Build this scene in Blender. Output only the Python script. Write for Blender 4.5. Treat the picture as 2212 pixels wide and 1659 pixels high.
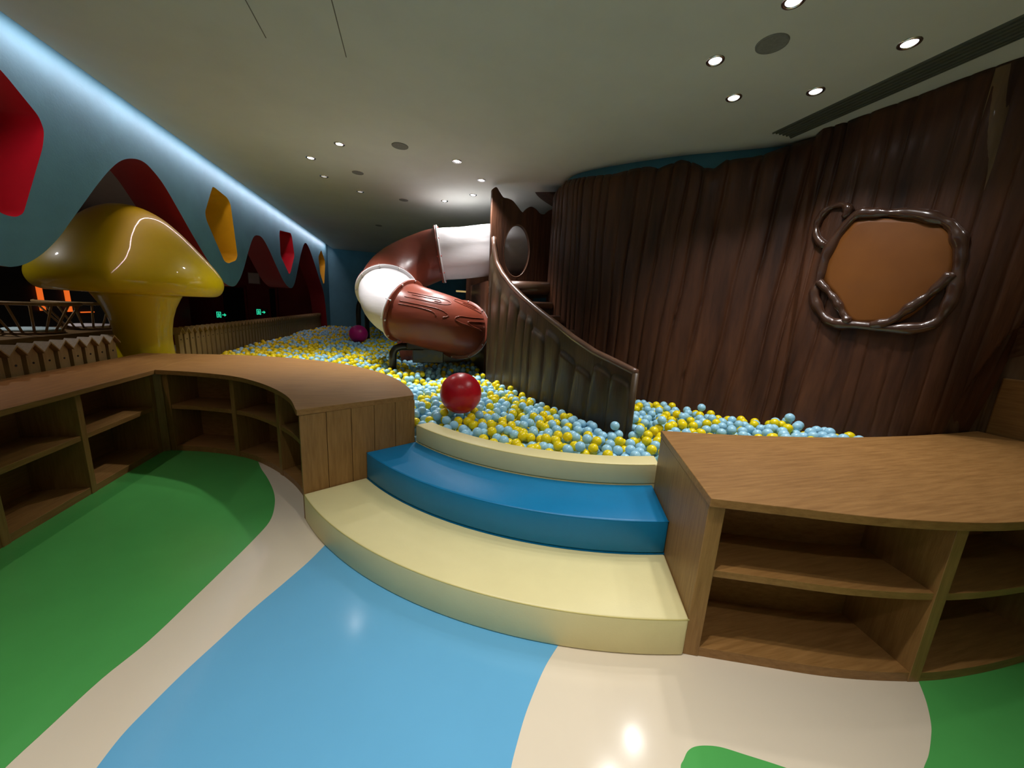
import bpy, bmesh, math, random
import numpy as np
from mathutils import Vector, Matrix, Quaternion
from mathutils.bvhtree import BVHTree

for o in list(bpy.data.objects): bpy.data.objects.remove(o, do_unlink=True)
scene = bpy.context.scene
COL = scene.collection
random.seed(7); rng = np.random.default_rng(7)
PI = math.pi

# ------------------------------------------------------------------ camera
CAM_H = 1.40
F_PX = 790.0
cam_data = bpy.data.cameras.new('camera'); cam = bpy.data.objects.new('camera', cam_data); COL.objects.link(cam)
cam_data.sensor_fit = 'HORIZONTAL'; cam_data.sensor_width = 36.0; cam_data.lens = F_PX/2212*36.0
cam_data.clip_start = 0.05; cam_data.clip_end = 100
def camera_rotation():
    cx, cy, f = 1106.0, 829.5, F_PX
    y = np.array([885-cx, -(656-cy), -f]); X = 880-cx
    d = np.array([X, -(y[0]*X+f*f)/y[1], -f])
    y = y/np.linalg.norm(y); z = -d/np.linalg.norm(d); x = np.cross(y, z)
    return np.array([x, y, z])
R = camera_rotation()
M4 = Matrix.Identity(4)
for i in range(3):
    for j in range(3): M4[i][j] = R[i][j]
M4.translation = (0, 0, CAM_H)
cam.matrix_world = M4
scene.camera = cam
def project(p):
    c = R.T @ (np.asarray(p)-np.array([0, 0, CAM_H])); return 1106+F_PX*c[0]/-c[2], 829.5-F_PX*c[1]/-c[2], -c[2]

# ------------------------------------------------------------------ world, exposure
world = bpy.data.worlds.new('world'); scene.world = world; world.use_nodes = True
bg = world.node_tree.nodes['Background']; bg.inputs[0].default_value = (0.6, 0.65, 0.7, 1); bg.inputs[1].default_value = 0.02
vs = scene.view_settings
vs.view_transform = 'Standard'; vs.look = 'None'; vs.gamma = 1.0; vs.use_curve_mapping = False
vs.exposure = 0.0
LAMP_POWER = 60.0
COVE_POWER = 8.5

# cove lighting above the blue wall: a long strip at the ceiling edge, aimed at the wall
def area_light(name, loc, rot, sx, sy, power, color, parent=None):
    l = bpy.data.lights.new(name, 'AREA'); l.shape = 'RECTANGLE'; l.size = sx; l.size_y = sy; l.energy = power; l.color = color
    o = bpy.data.objects.new(name, l); COL.objects.link(o); o.location = loc; o.rotation_euler = rot
    if parent: o.parent = parent
    return o

# ------------------------------------------------------------------ materials
def srgb(r, g, b):
    def c(v):
        v /= 255.0
        return v/12.92 if v <= .04045 else ((v+.055)/1.055)**2.4
    return (c(r), c(g), c(b), 1)
MATS = {}
def mat(name, col, rough=.5, spec=.5, var=.0, vscale=6.0, stretch=(1, 1, 1), bump=0.0, bscale=40.0, coat=0.0, coat_rough=.08, metal=0.0, col2=None, emit=None, estr=0, detail=4, objc=True, bstretch=None):
    m = bpy.data.materials.new(name); m.use_nodes = True; nt = m.node_tree; b = nt.nodes['Principled BSDF']
    b.inputs['Base Color'].default_value = col; b.inputs['Roughness'].default_value = rough
    b.inputs['Specular IOR Level'].default_value = spec; b.inputs['Metallic'].default_value = metal
    b.inputs['Coat Weight'].default_value = coat; b.inputs['Coat Roughness'].default_value = coat_rough
    tc = nt.nodes.new('ShaderNodeTexCoord')
    def mapped(sc):
        mp = nt.nodes.new('ShaderNodeMapping'); mp.inputs['Scale'].default_value = sc
        nt.links.new(tc.outputs['Object'], mp.inputs[0]); return mp
    if var > 0 or col2:
        mp = mapped(stretch)
        n = nt.nodes.new('ShaderNodeTexNoise'); n.inputs['Scale'].default_value = vscale; n.inputs['Detail'].default_value = detail; n.inputs['Roughness'].default_value = .6
        nt.links.new(mp.outputs[0], n.inputs['Vector'])
        r = nt.nodes.new('ShaderNodeValToRGB')
        a = [c*(1-var) for c in col[:3]]+[1]; e = list(col2) if col2 else [min(1, c*(1+var)) for c in col[:3]]+[1]
        r.color_ramp.elements[0].position = .32; r.color_ramp.elements[1].position = .68
        r.color_ramp.elements[0].color = a; r.color_ramp.elements[1].color = e
        nt.links.new(n.outputs[0], r.inputs[0]); nt.links.new(r.outputs[0], b.inputs['Base Color'])
    if bump > 0:
        mp = mapped(bstretch or stretch)
        n = nt.nodes.new('ShaderNodeTexNoise'); n.inputs['Scale'].default_value = bscale; n.inputs['Detail'].default_value = 3
        nt.links.new(mp.outputs[0], n.inputs['Vector'])
        bp = nt.nodes.new('ShaderNodeBump'); bp.inputs['Strength'].default_value = bump; bp.inputs['Distance'].default_value = .02
        nt.links.new(n.outputs[0], bp.inputs['Height']); nt.links.new(bp.outputs[0], b.inputs['Normal'])
    if emit:
        b.inputs['Emission Color'].default_value = emit; b.inputs['Emission Strength'].default_value = estr
    MATS[name] = m
    return m
def wood(name, c1, c2, rough=.45, sc=(1, 1, 1)):
    return mat(name, c1, rough, .35, var=.0, vscale=9, stretch=sc, col2=c2, bump=.06, bscale=30, detail=6)
WOODX = wood('oak_along_x', (.25, .12, .032, 1), (.36, .185, .056, 1), sc=(.6, 7, 7))
WOODY = wood('oak_along_y', (.24, .115, .032, 1), (.35, .18, .054, 1), sc=(7, .6, 7))
WOODZ = wood('oak_upright', (.24, .12, .032, 1), (.35, .185, .056, 1), sc=(7, 7, .6))
WOODD = wood('dark_oak', (.13, .075, .03, 1), (.2, .12, .05, 1), sc=(5, .8, 5))
PICKET = wood('picket_wood', (.27, .18, .07, 1), (.36, .24, .10, 1), sc=(6, 6, .8))
BLUEWALL = mat('blue_paint', (.105, .30, .40, 1), .6, .3, var=.10, vscale=2.0, bump=.05, bscale=60)
REDREV = mat('red_paint', (.24, .008, .014, 1), .45, .35, var=.1, vscale=2)
REDGEM = mat('bright_red_paint', (.50, .006, .02, 1), .4, .35, var=.05)
YELGEM = mat('yellow_paint', (.72, .42, .01, 1), .45, .35, var=.05)
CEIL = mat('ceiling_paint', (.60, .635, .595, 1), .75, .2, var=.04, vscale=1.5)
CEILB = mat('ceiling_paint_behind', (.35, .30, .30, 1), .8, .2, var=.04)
REDWALL = mat('dark_red_paint', (.20, .012, .012, 1), .5, .3, var=.15, vscale=1)
DARK = mat('dark_recess', (.012, .011, .011, 1), .6, .2, var=.1)
CREAM_F = mat('beige_vinyl', srgb(226, 212, 186), .13, .4, var=.025, vscale=1.2, bump=.012, bscale=9)
BLUE_F = mat('blue_vinyl', srgb(104, 174, 212), .14, .35, var=.03, vscale=1.5, bump=.012, bscale=9)
GREEN_F = mat('green_vinyl', srgb(82, 168, 84), .2, .35, var=.05, vscale=1.8, bump=.012, bscale=9)
CREAM_S = mat('cream_leatherette', srgb(228, 216, 158), .42, .4, var=.02, bump=.03, bscale=120)
BLUE_S = mat('blue_leatherette', srgb(0, 118, 168), .38, .4, var=.03, bump=.03, bscale=120)
SEAM = mat('seam_thread', srgb(205, 190, 120), .6, .2, var=.02)
YMUSH = mat('yellow_gelcoat', (.58, .43, .002, 1), .4, .25, var=.04, vscale=1.5, coat=.6, coat_rough=.05)
BARK = mat('bark_resin', (.028, .010, .005, 1), .45, .3, var=.0, vscale=2.2, stretch=(3.2, 3.2, .35), col2=(.10, .037, .016, 1), bump=.25, bscale=14, bstretch=(2.2, 2.2, .25), coat=.12, coat_rough=.2, detail=6)
BARK2 = mat('bark_resin_pale', (.085, .045, .022, 1), .5, .4, var=.0, vscale=2.0, stretch=(3, 3, .35), col2=(.22, .13, .06, 1), bump=.25, bscale=12, bstretch=(2, 2, .25), coat=.2, detail=6)
BARKR = mat('bark_rail_resin', (.028, .017, .009, 1), .42, .35, var=.0, vscale=2.2, stretch=(3, 3, .35), col2=(.08, .048, .022, 1), bump=.2, bscale=14, bstretch=(2, 2, .25), coat=.25, coat_rough=.15, detail=6)
LIP = mat('rail_lip_resin', (.13, .065, .04, 1), .3, .5, var=.2, vscale=5, coat=.6)
PLAQUE = mat('carved_panel_resin', (.15, .05, .009, 1), .5, .25, var=.0, vscale=2.0, stretch=(1, 1, .8), col2=(.20, .07, .012, 1), coat=.1, coat_rough=.12)
VINE = mat('vine_resin', (.06, .026, .015, 1), .25, .5, var=.2, vscale=5, coat=.8, coat_rough=.08)
TUBEW = mat('white_tube_plastic', (.62, .60, .61, 1), .32, .5, var=.015, vscale=2, bump=.18, bscale=3.5, bstretch=(.7, .7, 3))
TUBEB = mat('brown_tube_plastic', (.16, .034, .018, 1), .34, .4, var=.06, vscale=2, bump=.20, bscale=3.0, bstretch=(.7, .7, 3.4))
FLANGE = mat('red_flange_plastic', (.40, .06, .05, 1), .35, .5, var=.05)
STEEL = mat('dark_painted_steel', (.012, .009, .008, 1), .4, .4, var=.1, coat=.3)
BOLT = mat('bolt_steel', (.5, .45, .42, 1), .3, .5, metal=.8, var=.05)
B_BLUE = mat('pale_blue_ball_plastic', (.36, .68, .87, 1), .25, .5, var=.02)
B_YEL = mat('yellow_ball_plastic', (.92, .72, .006, 1), .25, .5, var=.02)
REDBALL = mat('red_rubber', (.62, .008, .02, 1), .3, .5, var=.06, vscale=30)
PINKBALL = mat('magenta_rubber', (.55, .01, .21, 1), .35, .5, var=.05)
PITBASE = mat('pit_mat', (.22, .36, .40, 1), .7, .2, var=.2)
CHROME = mat('lamp_trim', (.75, .75, .76, 1), .15, .5, metal=1.0, var=.02)
LENS = mat('lamp_lens', (1, 1, 1, 1), .3, emit=(1, .95, 1, 1), estr=9)
LENSOFF = mat('lamp_lens_dim', (.7, .72, .7, 1), .3, emit=(1, .97, .95, 1), estr=.45)
GRILLE = mat('speaker_grille', (.20, .21, .20, 1), .7, .3, var=.1, vscale=60)
VENT = mat('vent_metal', (.10, .11, .09, 1), .6, .3, var=.08)
CREASE = mat('ceiling_seam', (.17, .17, .15, 1), .8, .2, var=.1)
ORANGE = mat('orange_led', (.8, .15, .02, 1), .4, emit=(1, .16, .02, 1), estr=.75)
GREENLED = mat('green_led', (.05, .6, .4, 1), .4, emit=(.03, .85, .45, 1), estr=.75)
SIGNBODY = mat('sign_body', (.10, .06, .05, 1), .5, .3, var=.05)
CUSHB = mat('pale_blue_cushion', (.42, .55, .58, 1), .7, .2, var=.06)
CUSHW = mat('white_cushion', (.72, .66, .68, 1), .7, .2, var=.04)
SPINDLE = wood('spindle_wood', (.20, .125, .05, 1), (.30, .19, .08, 1), sc=(5, 5, 1))
LEDMIX = mat('led_mixed', (.3, .3, .1, 1), .4, var=.0, emit=(.8, .5, .2, 1), estr=.4)

# ------------------------------------------------------------------ mesh helpers
def obj(name, verts, faces, m, parent=None, smooth=False, loc=None):
    me = bpy.data.meshes.new(name); me.from_pydata([tuple(v) for v in verts], [], faces); me.update()
    bm = bmesh.new(); bm.from_mesh(me); bmesh.ops.recalc_face_normals(bm, faces=bm.faces); bm.to_mesh(me); bm.free()
    for mm in (m if isinstance(m, (list, tuple)) else [m]): me.materials.append(mm)
    if smooth: me.polygons.foreach_set('use_smooth', [True]*len(me.polygons))
    o = bpy.data.objects.new(name, me); COL.objects.link(o)
    if loc is not None: o.location = loc
    if parent: o.parent = parent
    return o
def copy_obj(src, parent=None, loc=None):
    o = src.copy(); COL.objects.link(o); o.parent = parent
    if loc is not None: o.location = loc
    return o
def thing(name, label, cat, loc=(0, 0, 0), group=None, kind=None):
    o = bpy.data.objects.new(name, None); COL.objects.link(o); o.location = loc; o.empty_display_size = .1
    tag(o, label, cat, group, kind); return o
def tag(o, label=None, cat=None, group=None, kind=None):
    if label: o['label'] = label
    if cat: o['category'] = cat
    if group: o['group'] = group
    if kind: o['kind'] = kind
    return o
def bevel(o, w, seg=2, ang=40):
    b = o.modifiers.new('bevel', 'BEVEL'); b.width = w; b.segments = seg; b.limit_method = 'ANGLE'; b.angle_limit = math.radians(ang)
    return o
def prism_data(poly, z0, z1):
    n = len(poly)
    v = [(p[0], p[1], z0) for p in poly]+[(p[0], p[1], z1) for p in poly]
    f = [list(range(n))[::-1], list(range(n, 2*n))]+[[i, (i+1) % n, n+(i+1) % n, n+i] for i in range(n)]
    return v, f
def prism(name, poly, z0, z1, m, parent=None, bev=0):
    v, f = prism_data(poly, z0, z1); o = obj(name, v, f, m, parent)
    if bev: bevel(o, bev)
    return o
def strip_data(A, B, z0, z1):     # solid between two plan curves with the same number of points (quads)
    n = len(A); v = []
    for z in (z0, z1):
        v += [(p[0], p[1], z) for p in A]; v += [(p[0], p[1], z) for p in B]
    f = []
    for i in range(n-1):
        f += [[i, i+1, n+i+1, n+i], [2*n+i, 3*n+i, 3*n+i+1, 2*n+i+1], [i, 2*n+i, 2*n+i+1, i+1], [n+i, n+i+1, 3*n+i+1, 3*n+i]]
    f += [[0, n, 3*n, 2*n], [n-1, 3*n-1, 4*n-1, 2*n-1]]
    return v, f
def strip(name, A, B, z0, z1, m, parent=None, bev=0):
    v, f = strip_data(A, B, z0, z1); o = obj(name, v, f, m, parent)
    if bev: bevel(o, bev)
    return o
def box(name, x0, x1, y0, y1, z0, z1, m, parent=None, bev=0):
    return prism(name, [(x0, y0), (x1, y0), (x1, y1), (x0, y1)], z0, z1, m, parent, bev)
def slab_between(name, a, b, t, z0, z1, m, parent=None, bev=0):   # upright board between plan points a and b, thickness t centred
    a = np.array(a); b = np.array(b); d = b-a; d = d/np.hypot(*d); n = np.array([-d[1], d[0]])*t/2
    return prism(name, [a+n, b+n, b-n, a-n], z0, z1, m, parent, bev)
def lathe(name, prof, m, parent=None, seg=48, loc=None, smooth=True):
    v = []; f = []; n = len(prof)
    for k in range(seg):
        a = 2*PI*k/seg
        v += [(r*math.cos(a), r*math.sin(a), z) for r, z in prof]
    for k in range(seg):
        k2 = (k+1) % seg
        for i in range(n-1): f.append([k*n+i, k2*n+i, k2*n+i+1, k*n+i+1])
    o = obj(name, v, f, m, parent, smooth, loc)
    bm = bmesh.new(); bm.from_mesh(o.data); bmesh.ops.remove_doubles(bm, verts=bm.verts, dist=1e-5); bmesh.ops.recalc_face_normals(bm, faces=bm.faces); bm.to_mesh(o.data); bm.free()
    return o
def smooth_path(P, n, closed=False):
    P = np.array(P, float); N = len(P); out = []
    segs = N if closed else N-1
    for k in range(n+(0 if closed else 1)):
        u = k/n*segs; i = min(int(u), segs-1); t = u-i
        g = (lambda j: P[j % N]) if closed else (lambda j: P[min(max(j, 0), N-1)])
        p0, p1, p2, p3 = g(i-1), g(i), g(i+1), g(i+2)
        out.append(.5*((2*p1)+(-p0+p2)*t+(2*p0-5*p1+4*p2-p3)*t*t+(-p0+3*p1-3*p2+p3)*t**3))
    return np.array(out)
def tube(name, path, rad, m, parent=None, seg=10, closed=False, caps=True, smooth=True):
    path = np.array(path, float); n = len(path); rad = np.full(n, rad) if np.isscalar(rad) else np.array(rad)
    T = np.gradient(path, axis=0)
    if closed: T = np.roll(path, -1, 0)-np.roll(path, 1, 0)
    T /= np.linalg.norm(T, axis=1)[:, None]
    up = np.array([0, 0, 1.]) if abs(T[0][2]) < .9 else np.array([1., 0, 0])
    N = np.cross(T[0], up); N /= np.linalg.norm(N); v = []
    for i in range(n):
        N = N-T[i]*N.dot(T[i]); N /= np.linalg.norm(N); B = np.cross(T[i], N)
        for k in range(seg):
            a = 2*PI*k/seg; v.append(path[i]+rad[i]*(math.cos(a)*N+math.sin(a)*B))
    f = []
    for i in range(n if closed else n-1):
        i2 = (i+1) % n
        for k in range(seg): k2 = (k+1) % seg; f.append([i*seg+k, i*seg+k2, i2*seg+k2, i2*seg+k])
    if caps and not closed: f += [list(range(seg))[::-1], [(n-1)*seg+k for k in range(seg)]]
    return obj(name, v, f, m, parent, smooth)
def offset_curve(P, d):      # to the left of travel direction
    P = np.array(P, float); T = np.gradient(P, axis=0); T /= np.hypot(T[:, 0], T[:, 1])[:, None]
    return P+d*np.c_[-T[:, 1], T[:, 0]]
def resample(P, n):
    P = np.array(P, float); s = np.r_[0, np.cumsum(np.hypot(*np.diff(P, axis=0).T))]; t = np.linspace(0, s[-1], n)
    return np.c_[np.interp(t, s, P[:, 0]), np.interp(t, s, P[:, 1])]
def at_s(P, t):
    P = np.array(P, float); s = np.r_[0, np.cumsum(np.hypot(*np.diff(P, axis=0).T))]
    return np.array([np.interp(t*s[-1], s, P[:, 0]), np.interp(t*s[-1], s, P[:, 1])])
def disc(name, r, z0, z1, m, parent=None, seg=32, loc=None):
    return prism_loc(name, [(r*math.cos(2*PI*k/seg), r*math.sin(2*PI*k/seg)) for k in range(seg)], z0, z1, m, parent, loc)
def prism_loc(name, poly, z0, z1, m, parent, loc):
    v, f = prism_data(poly, z0, z1); return obj(name, v, f, m, parent, False, loc)
def icosphere(sub):
    bm = bmesh.new(); bmesh.ops.create_icosphere(bm, subdivisions=sub, radius=1.0); bm.verts.ensure_lookup_table()
    v = np.array([x.co[:] for x in bm.verts]); f = np.array([[q.index for q in x.verts] for x in bm.faces]); bm.free(); return v, f

# ------------------------------------------------------------------ measured layout (metres)
CEIL_Z = 3.0; FAR_Y = 13.6; NEAR_Y = -3.4; RIGHT_X = 5.6
WALL_X = -2.56; WALL_T = 0.40; EDGE_X = -2.40
FENCE_X = -2.76; TOP_Z = .735; TOP_T = .036

# ================================================================== SETTING
floor = box('floor', -8.2, RIGHT_X, NEAR_Y, FAR_Y, -.08, 0, CREAM_F); tag(floor, 'smooth beige vinyl floor with blue and green patches', kind='structure')

GB = [(-1.141,1.17),(-1.118,1.266),(-1.078,1.425),(-1.018,1.575),(-.965,1.802),(-.916,2.026),(-.877,2.218),(-.853,2.404),(-.882,2.591),(-.946,2.791),(-1.061,3.032),(-1.179,3.244),(-1.286,3.469)]
BB = [(-.892,1.111),(-.882,1.195),(-.858,1.27),(-.812,1.391),(-.75,1.524),(-.684,1.665),(-.604,1.81),(-.527,1.957),(-.475,2.084)]
BR = [(.631,1.209),(.538,1.128),(.465,1.049),(.393,.961),(.332,.871),(.306,.828)]
GR = [(2.019,.725),(1.938,.661),(1.846,.602),(1.78,.57),(1.7,.537),(1.633,.516)]
GS = [(.834,.704),(.859,.72),(.89,.737),(.924,.742),(.967,.735),(1.012,.719),(1.069,.686),(1.171,.625)]
sm = lambda P, n=60: [tuple(p) for p in smooth_path(P, n)]
prism('green_patch', sm([(-1.0,-.9),(-1.12,-.3),(-1.19,.25),(-1.195,.6),(-1.18,.85),(-1.162,1.03)]+GB, 90)+[(-1.5,3.9),(-2.2,3.9),(-2.2,-.9)], 0, .0015, GREEN_F, floor)
prism('blue_patch', sm([(-.55,-.5),(-.75,.0),(-.86,.4),(-.895,.7),(-.9,.9),(-.897,1.02)]+BB+[(-.44,2.17),(-.4,2.28)], 90)+[(-.2,2.4),(.5,2.1)]+sm([(.76,1.34),(.69,1.27)]+BR+[(.283,.785),(.25,.71),(.21,.58),(.18,.4),(.2,0.0),(.4,-.5)], 80), 0, .0015, BLUE_F, floor)
prism('green_patch', sm(GR+[(1.585,.497),(1.53,.465),(1.45,.39),(1.4,.28),(1.45,-.3),(1.6,-.9)])+[(3.9,-.9),(3.9,.9),(2.3,.9)], 0, .0015, GREEN_F, floor)
prism('green_patch', [tuple(p) for p in smooth_path(GS+[(1.26,.56),(1.32,.45),(1.34,.3),(1.28,.14),(1.15,.04),(1.0,.03),(.87,.12),(.79,.28),(.77,.45),(.785,.57),(.808,.655)], 90, True)], 0, .0015, GREEN_F, floor)

ceiling = box('ceiling', EDGE_X, RIGHT_X, NEAR_Y, FAR_Y, CEIL_Z, CEIL_Z+.12, CEIL); tag(ceiling, kind='structure')
for x, y0, y1 in ((-.881, 2.3, 3.056), (-.413, 2.3, 3.07)):
    box('seam', x-.003, x+.003, y0, y1, CEIL_Z-.0015, CEIL_Z+.001, CREASE, ceiling)
box('cove_roof', WALL_X-WALL_T, EDGE_X+.3, NEAR_Y, FAR_Y, CEIL_Z+.26, CEIL_Z+.30, CEIL, ceiling)
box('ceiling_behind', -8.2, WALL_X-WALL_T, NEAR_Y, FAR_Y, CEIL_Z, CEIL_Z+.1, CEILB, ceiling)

wall_far = box('wall_far', WALL_X-WALL_T, RIGHT_X, FAR_Y, FAR_Y+.15, 0, CEIL_Z+.3, BLUEWALL); tag(wall_far, kind='structure')
wall_right = box('wall_right', RIGHT_X, RIGHT_X+.15, NEAR_Y, FAR_Y, 0, CEIL_Z+.1, BLUEWALL); tag(wall_right, kind='structure')
wall_near = box('wall_near', -8.2, RIGHT_X, NEAR_Y-.15, NEAR_Y, 0, CEIL_Z+.3, CREAM_F); tag(wall_near, kind='structure')
wall_outer = box('wall_outer', -8.35, -8.2, NEAR_Y, FAR_Y, 0, CEIL_Z+.1, REDWALL); tag(wall_outer, kind='structure')

# blue wall with the hanging wave edge and the gem-shaped openings
WL = [(3.27,1.49),(3.359,1.492),(3.464,1.528),(3.597,1.612),(3.749,1.743),(3.889,1.893),(4.041,2.056),(4.204,2.231),(4.377,2.402),(4.536,2.53),(4.694,2.605),(4.847,2.634),(4.979,2.604),(5.164,2.501),(5.402,2.284),(5.648,2.051),(5.93,1.806),(6.258,1.569),(6.588,1.501),(6.823,1.602),(7.044,1.808),(7.283,2.1),(7.523,2.344),(7.718,2.414),(7.951,2.405),(8.241,2.249),(8.607,1.972),(9.033,1.691),(9.444,1.587),(9.746,1.698),(10.074,2.033),(10.431,2.432),(10.814,2.735),(11.139,2.731),(11.57,2.487),(12.226,1.992),(12.829,1.474),(13.116,.381),(13.2,0.0)]
WL0 = [(NEAR_Y,1.55),(-1.2,1.5),(-.4,1.62),(.3,2.2),(.9,2.55),(1.3,2.55),(1.9,2.2),(2.5,1.7),(2.95,1.51)]
outline = [tuple(p) for p in smooth_path(WL0+WL, 260)]
GEMS = [('red', [(3.15,2.86),(3.533,2.74),(3.76,2.561),(3.782,2.479),(3.749,2.364),(3.5,1.856),(3.439,1.818),(3.34,1.821),(3.1,2.1),(2.98,2.5),(3.02,2.8)]),
        ('yel', [(6.257,2.792),(5.986,2.414),(5.998,2.321),(6.39,1.845),(6.506,1.824),(6.777,1.897),(6.846,1.973),(6.761,2.693),(6.676,2.757),(6.321,2.796)]),
        ('red', [(8.946,2.715),(8.912,2.643),(8.897,2.246),(8.934,2.188),(9.392,1.885),(9.489,1.919),(9.847,2.293),(9.874,2.364),(9.77,2.722),(9.692,2.791)]),
        ('yel', [(12.683,2.827),(12.295,2.594),(12.303,2.442),(12.4,2.141),(12.798,1.847),(12.914,1.876),(13.14,2.434),(13.124,2.573)])]
def round_poly(P, r=.06, k=4):
    P = [np.array(p) for p in P]; n = len(P); out = []
    for i in range(n):
        a, b, c = P[i-1], P[i], P[(i+1) % n]; la = np.linalg.norm(a-b); lc = np.linalg.norm(c-b); rr = min(r, la*.4, lc*.4)
        s_, e_ = b+(a-b)/la*rr, b+(c-b)/lc*rr
        for t in np.linspace(0, 1, k): out.append((1-t)**2*s_+2*t*(1-t)*b+t*t*e_)
    return out
def wall_left_mesh():
    cu = bpy.data.curves.new('wl', 'CURVE'); cu.dimensions = '2D'; cu.fill_mode = 'BOTH'; cu.extrude = WALL_T/2
    def spl(P):
        s = cu.splines.new('POLY'); s.points.add(len(P)-1); s.use_cyclic_u = True
        for q, p in zip(s.points, P): q.co = (p[0], p[1], 0, 1)
    spl(outline+[(FAR_Y, 0.0), (FAR_Y, CEIL_Z+.26), (NEAR_Y, CEIL_Z+.26)])
    gem_r = [(c, round_poly(P)) for c, P in GEMS]
    for c, P in gem_r: spl(P)
    o = bpy.data.objects.new('wl', cu); COL.objects.link(o)
    dg = bpy.context.evaluated_depsgraph_get(); me = bpy.data.meshes.new_from_object(o.evaluated_get(dg)); bpy.data.objects.remove(o)
    # curve x -> world y, curve y -> world z, curve z -> world x
    for v in me.vertices: v.co = Vector((WALL_X-WALL_T/2+v.co.z, v.co.x, v.co.y))
    me.materials.clear()
    for m in (BLUEWALL, REDREV, REDGEM, YELGEM): me.materials.append(m)
    for p in me.polygons:
        n = p.normal
        if abs(n.x) > .5: p.material_index = 0; continue
        idx = 1
        for c, P in gem_r:
            A = np.array(P)
            if A[:, 0].min()-.02 < p.center.y < A[:, 0].max()+.02 and A[:, 1].min()-.02 < p.center.z < A[:, 1].max()+.02 and np.hypot(A[:, 0]-p.center.y, A[:, 1]-p.center.z).min() < .35:
                # make sure it is a gem face: centre must be nearer the gem outline than the wave edge
                dg_ = np.hypot(A[:, 0]-p.center.y, A[:, 1]-p.center.z).min(); O = np.array(outline); do = np.hypot(O[:, 0]-p.center.y, O[:, 1]-p.center.z).min()
                if dg_ < do: idx = 2 if c == 'red' else 3
        p.material_index = idx
    return me
wall_left = bpy.data.objects.new('wall_left', wall_left_mesh()); COL.objects.link(wall_left); tag(wall_left, 'blue wall with a hanging wave edge and red lined arches', kind='structure')
# thin LED profile lying in the cove, aimed at the wall
led = thing('cove_light', 'white strip light hidden in the cove above the blue wall', 'light', (EDGE_X-.012, 5.1, CEIL_Z+.05))
box('housing', -.008, .010, -8.3, 8.3, -.02, .03, CHROME, led)
area_light('lamp', (-.012, 0, 0), (0, math.radians(28), 0), .03, 16.4, COVE_POWER*10, (1.0, .70, .72), led)

# ------------------------------------------------------------------ ceiling fittings
def downlight(x, y, lit, label, power=None, beam=98):
    t = thing('downlight', label, 'light', (x, y, CEIL_Z), 'recessed ceiling downlights')
    lathe('trim_ring', [(.036, .002), (.034, -.004), (.047, -.008), (.054, -.004), (.055, .002)], CHROME, t, 32)
    lathe('lens', [(.0, -.003), (.035, -.003), (.036, .002)], LENS if lit else LENSOFF, t, 24)
    if lit:
        l = bpy.data.lights.new('lamp', 'SPOT'); l.energy = power or LAMP_POWER; l.spot_size = math.radians(beam); l.spot_blend = 1.0; l.shadow_soft_size = .035; l.color = (1.0, .965, .955)
        o = bpy.data.objects.new('lamp', l); COL.objects.link(o); o.parent = t; o.location = (0, 0, -.03)
    return t
NEARP = 1.0
DL = [(1.843,2.244,1,'bright downlight left of the round ceiling speaker near the dark tree'),(2.268,2.512,1,'bright downlight closest to the notched top of the dark tree'),
      (2.706,2.252,1,'bright downlight beside the near end of the long ceiling vent'),(2.716,1.752,1,'bright downlight midway along the long ceiling vent'),
      (1.859,1.758,1,'bright downlight cut by the top edge of the picture'),
      (-.714,4.621,1,'lit downlight nearest the large pale speaker over the pit, left of it'),(-1.116,5.189,1,'lit downlight furthest left over the ball pit'),
      (.51,4.56,1,'lit downlight over the pit, right of the large pale speaker'),(.882,5.053,1,'lit downlight above the jagged tower panel'),
      (.886,5.728,1,'small downlight in the bright ceiling patch, nearer the tower'),(.52,6.247,1,'small downlight in the bright ceiling patch, farther from the tower'),
      (-.717,6.359,0,'dim downlight farthest away over the left of the pit'),(-1.105,5.843,0,'dim downlight below the leftmost lit one over the pit')]
for x, y, lit, lab in DL: downlight(x, y, lit, lab, LAMP_POWER*(.85 if y < 3 else (3.1 if 4.5 < y < 5.1 else (2.0 if y < 5.5 else 1.1))), 135 if y > 5.5 else 98)
for k, (x, y) in enumerate(((-.35, .95), (.5, .75), (-.55, -.5), (.6, -.75), (3.3, .9))):  # unseen downlights added to light the foreground, standing in for plausible room lamps
    downlight(x, y, 1, ['downlight above the left half of the beige band, out of the picture', 'downlight overhead above the blue floor patch, out of the picture', 'downlight behind the viewer on the left', 'downlight behind the viewer in the middle', 'downlight above the right cabinet, out of the picture'][k], LAMP_POWER*(1.6, 1.6, 2.4, 1.6, .35)[k])
for x, y, r, lab in ((2.028,2.015,.085,'round grey ceiling speaker among the bright downlights at right'),(-.099,4.402,.085,'largest round grey ceiling speaker over the ball pit'),(-.64,5.481,.07,'smaller grey ceiling disc left over the ball pit'),(-.094,6.507,.07,'faint grey ceiling disc in the far bright ceiling area'),(-.641,8.827,.07,'farthest tiny grey disc on the dim ceiling')):
    t = thing('ceiling_speaker', lab, 'speaker', (x, y, CEIL_Z), 'round ceiling speakers')
    disc('grille', r*.9, -.006, .001, GRILLE, t); lathe('rim', [(r*.88, .001), (r*.88, -.008), (r*.98, -.006), (r, .001)], GRILLE, t, 32)
vent = thing('linear_vent', 'long dark grey slot vent in the ceiling along the tree wall', 'vent', (3.075, .9, CEIL_Z))
box('backing', -.095, .095, -1.9, 1.88, -.003, .001, VENT, vent)
for k in range(5): box('slat', -.08+k*.038, -.068+k*.038, -1.9, 1.88, -.012, -.003, VENT, vent)
box('frame', -.105, -.095, -1.91, 1.89, -.012, .001, VENT, vent); box('frame', .095, .105, -1.91, 1.89, -.012, .001, VENT, vent)

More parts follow.
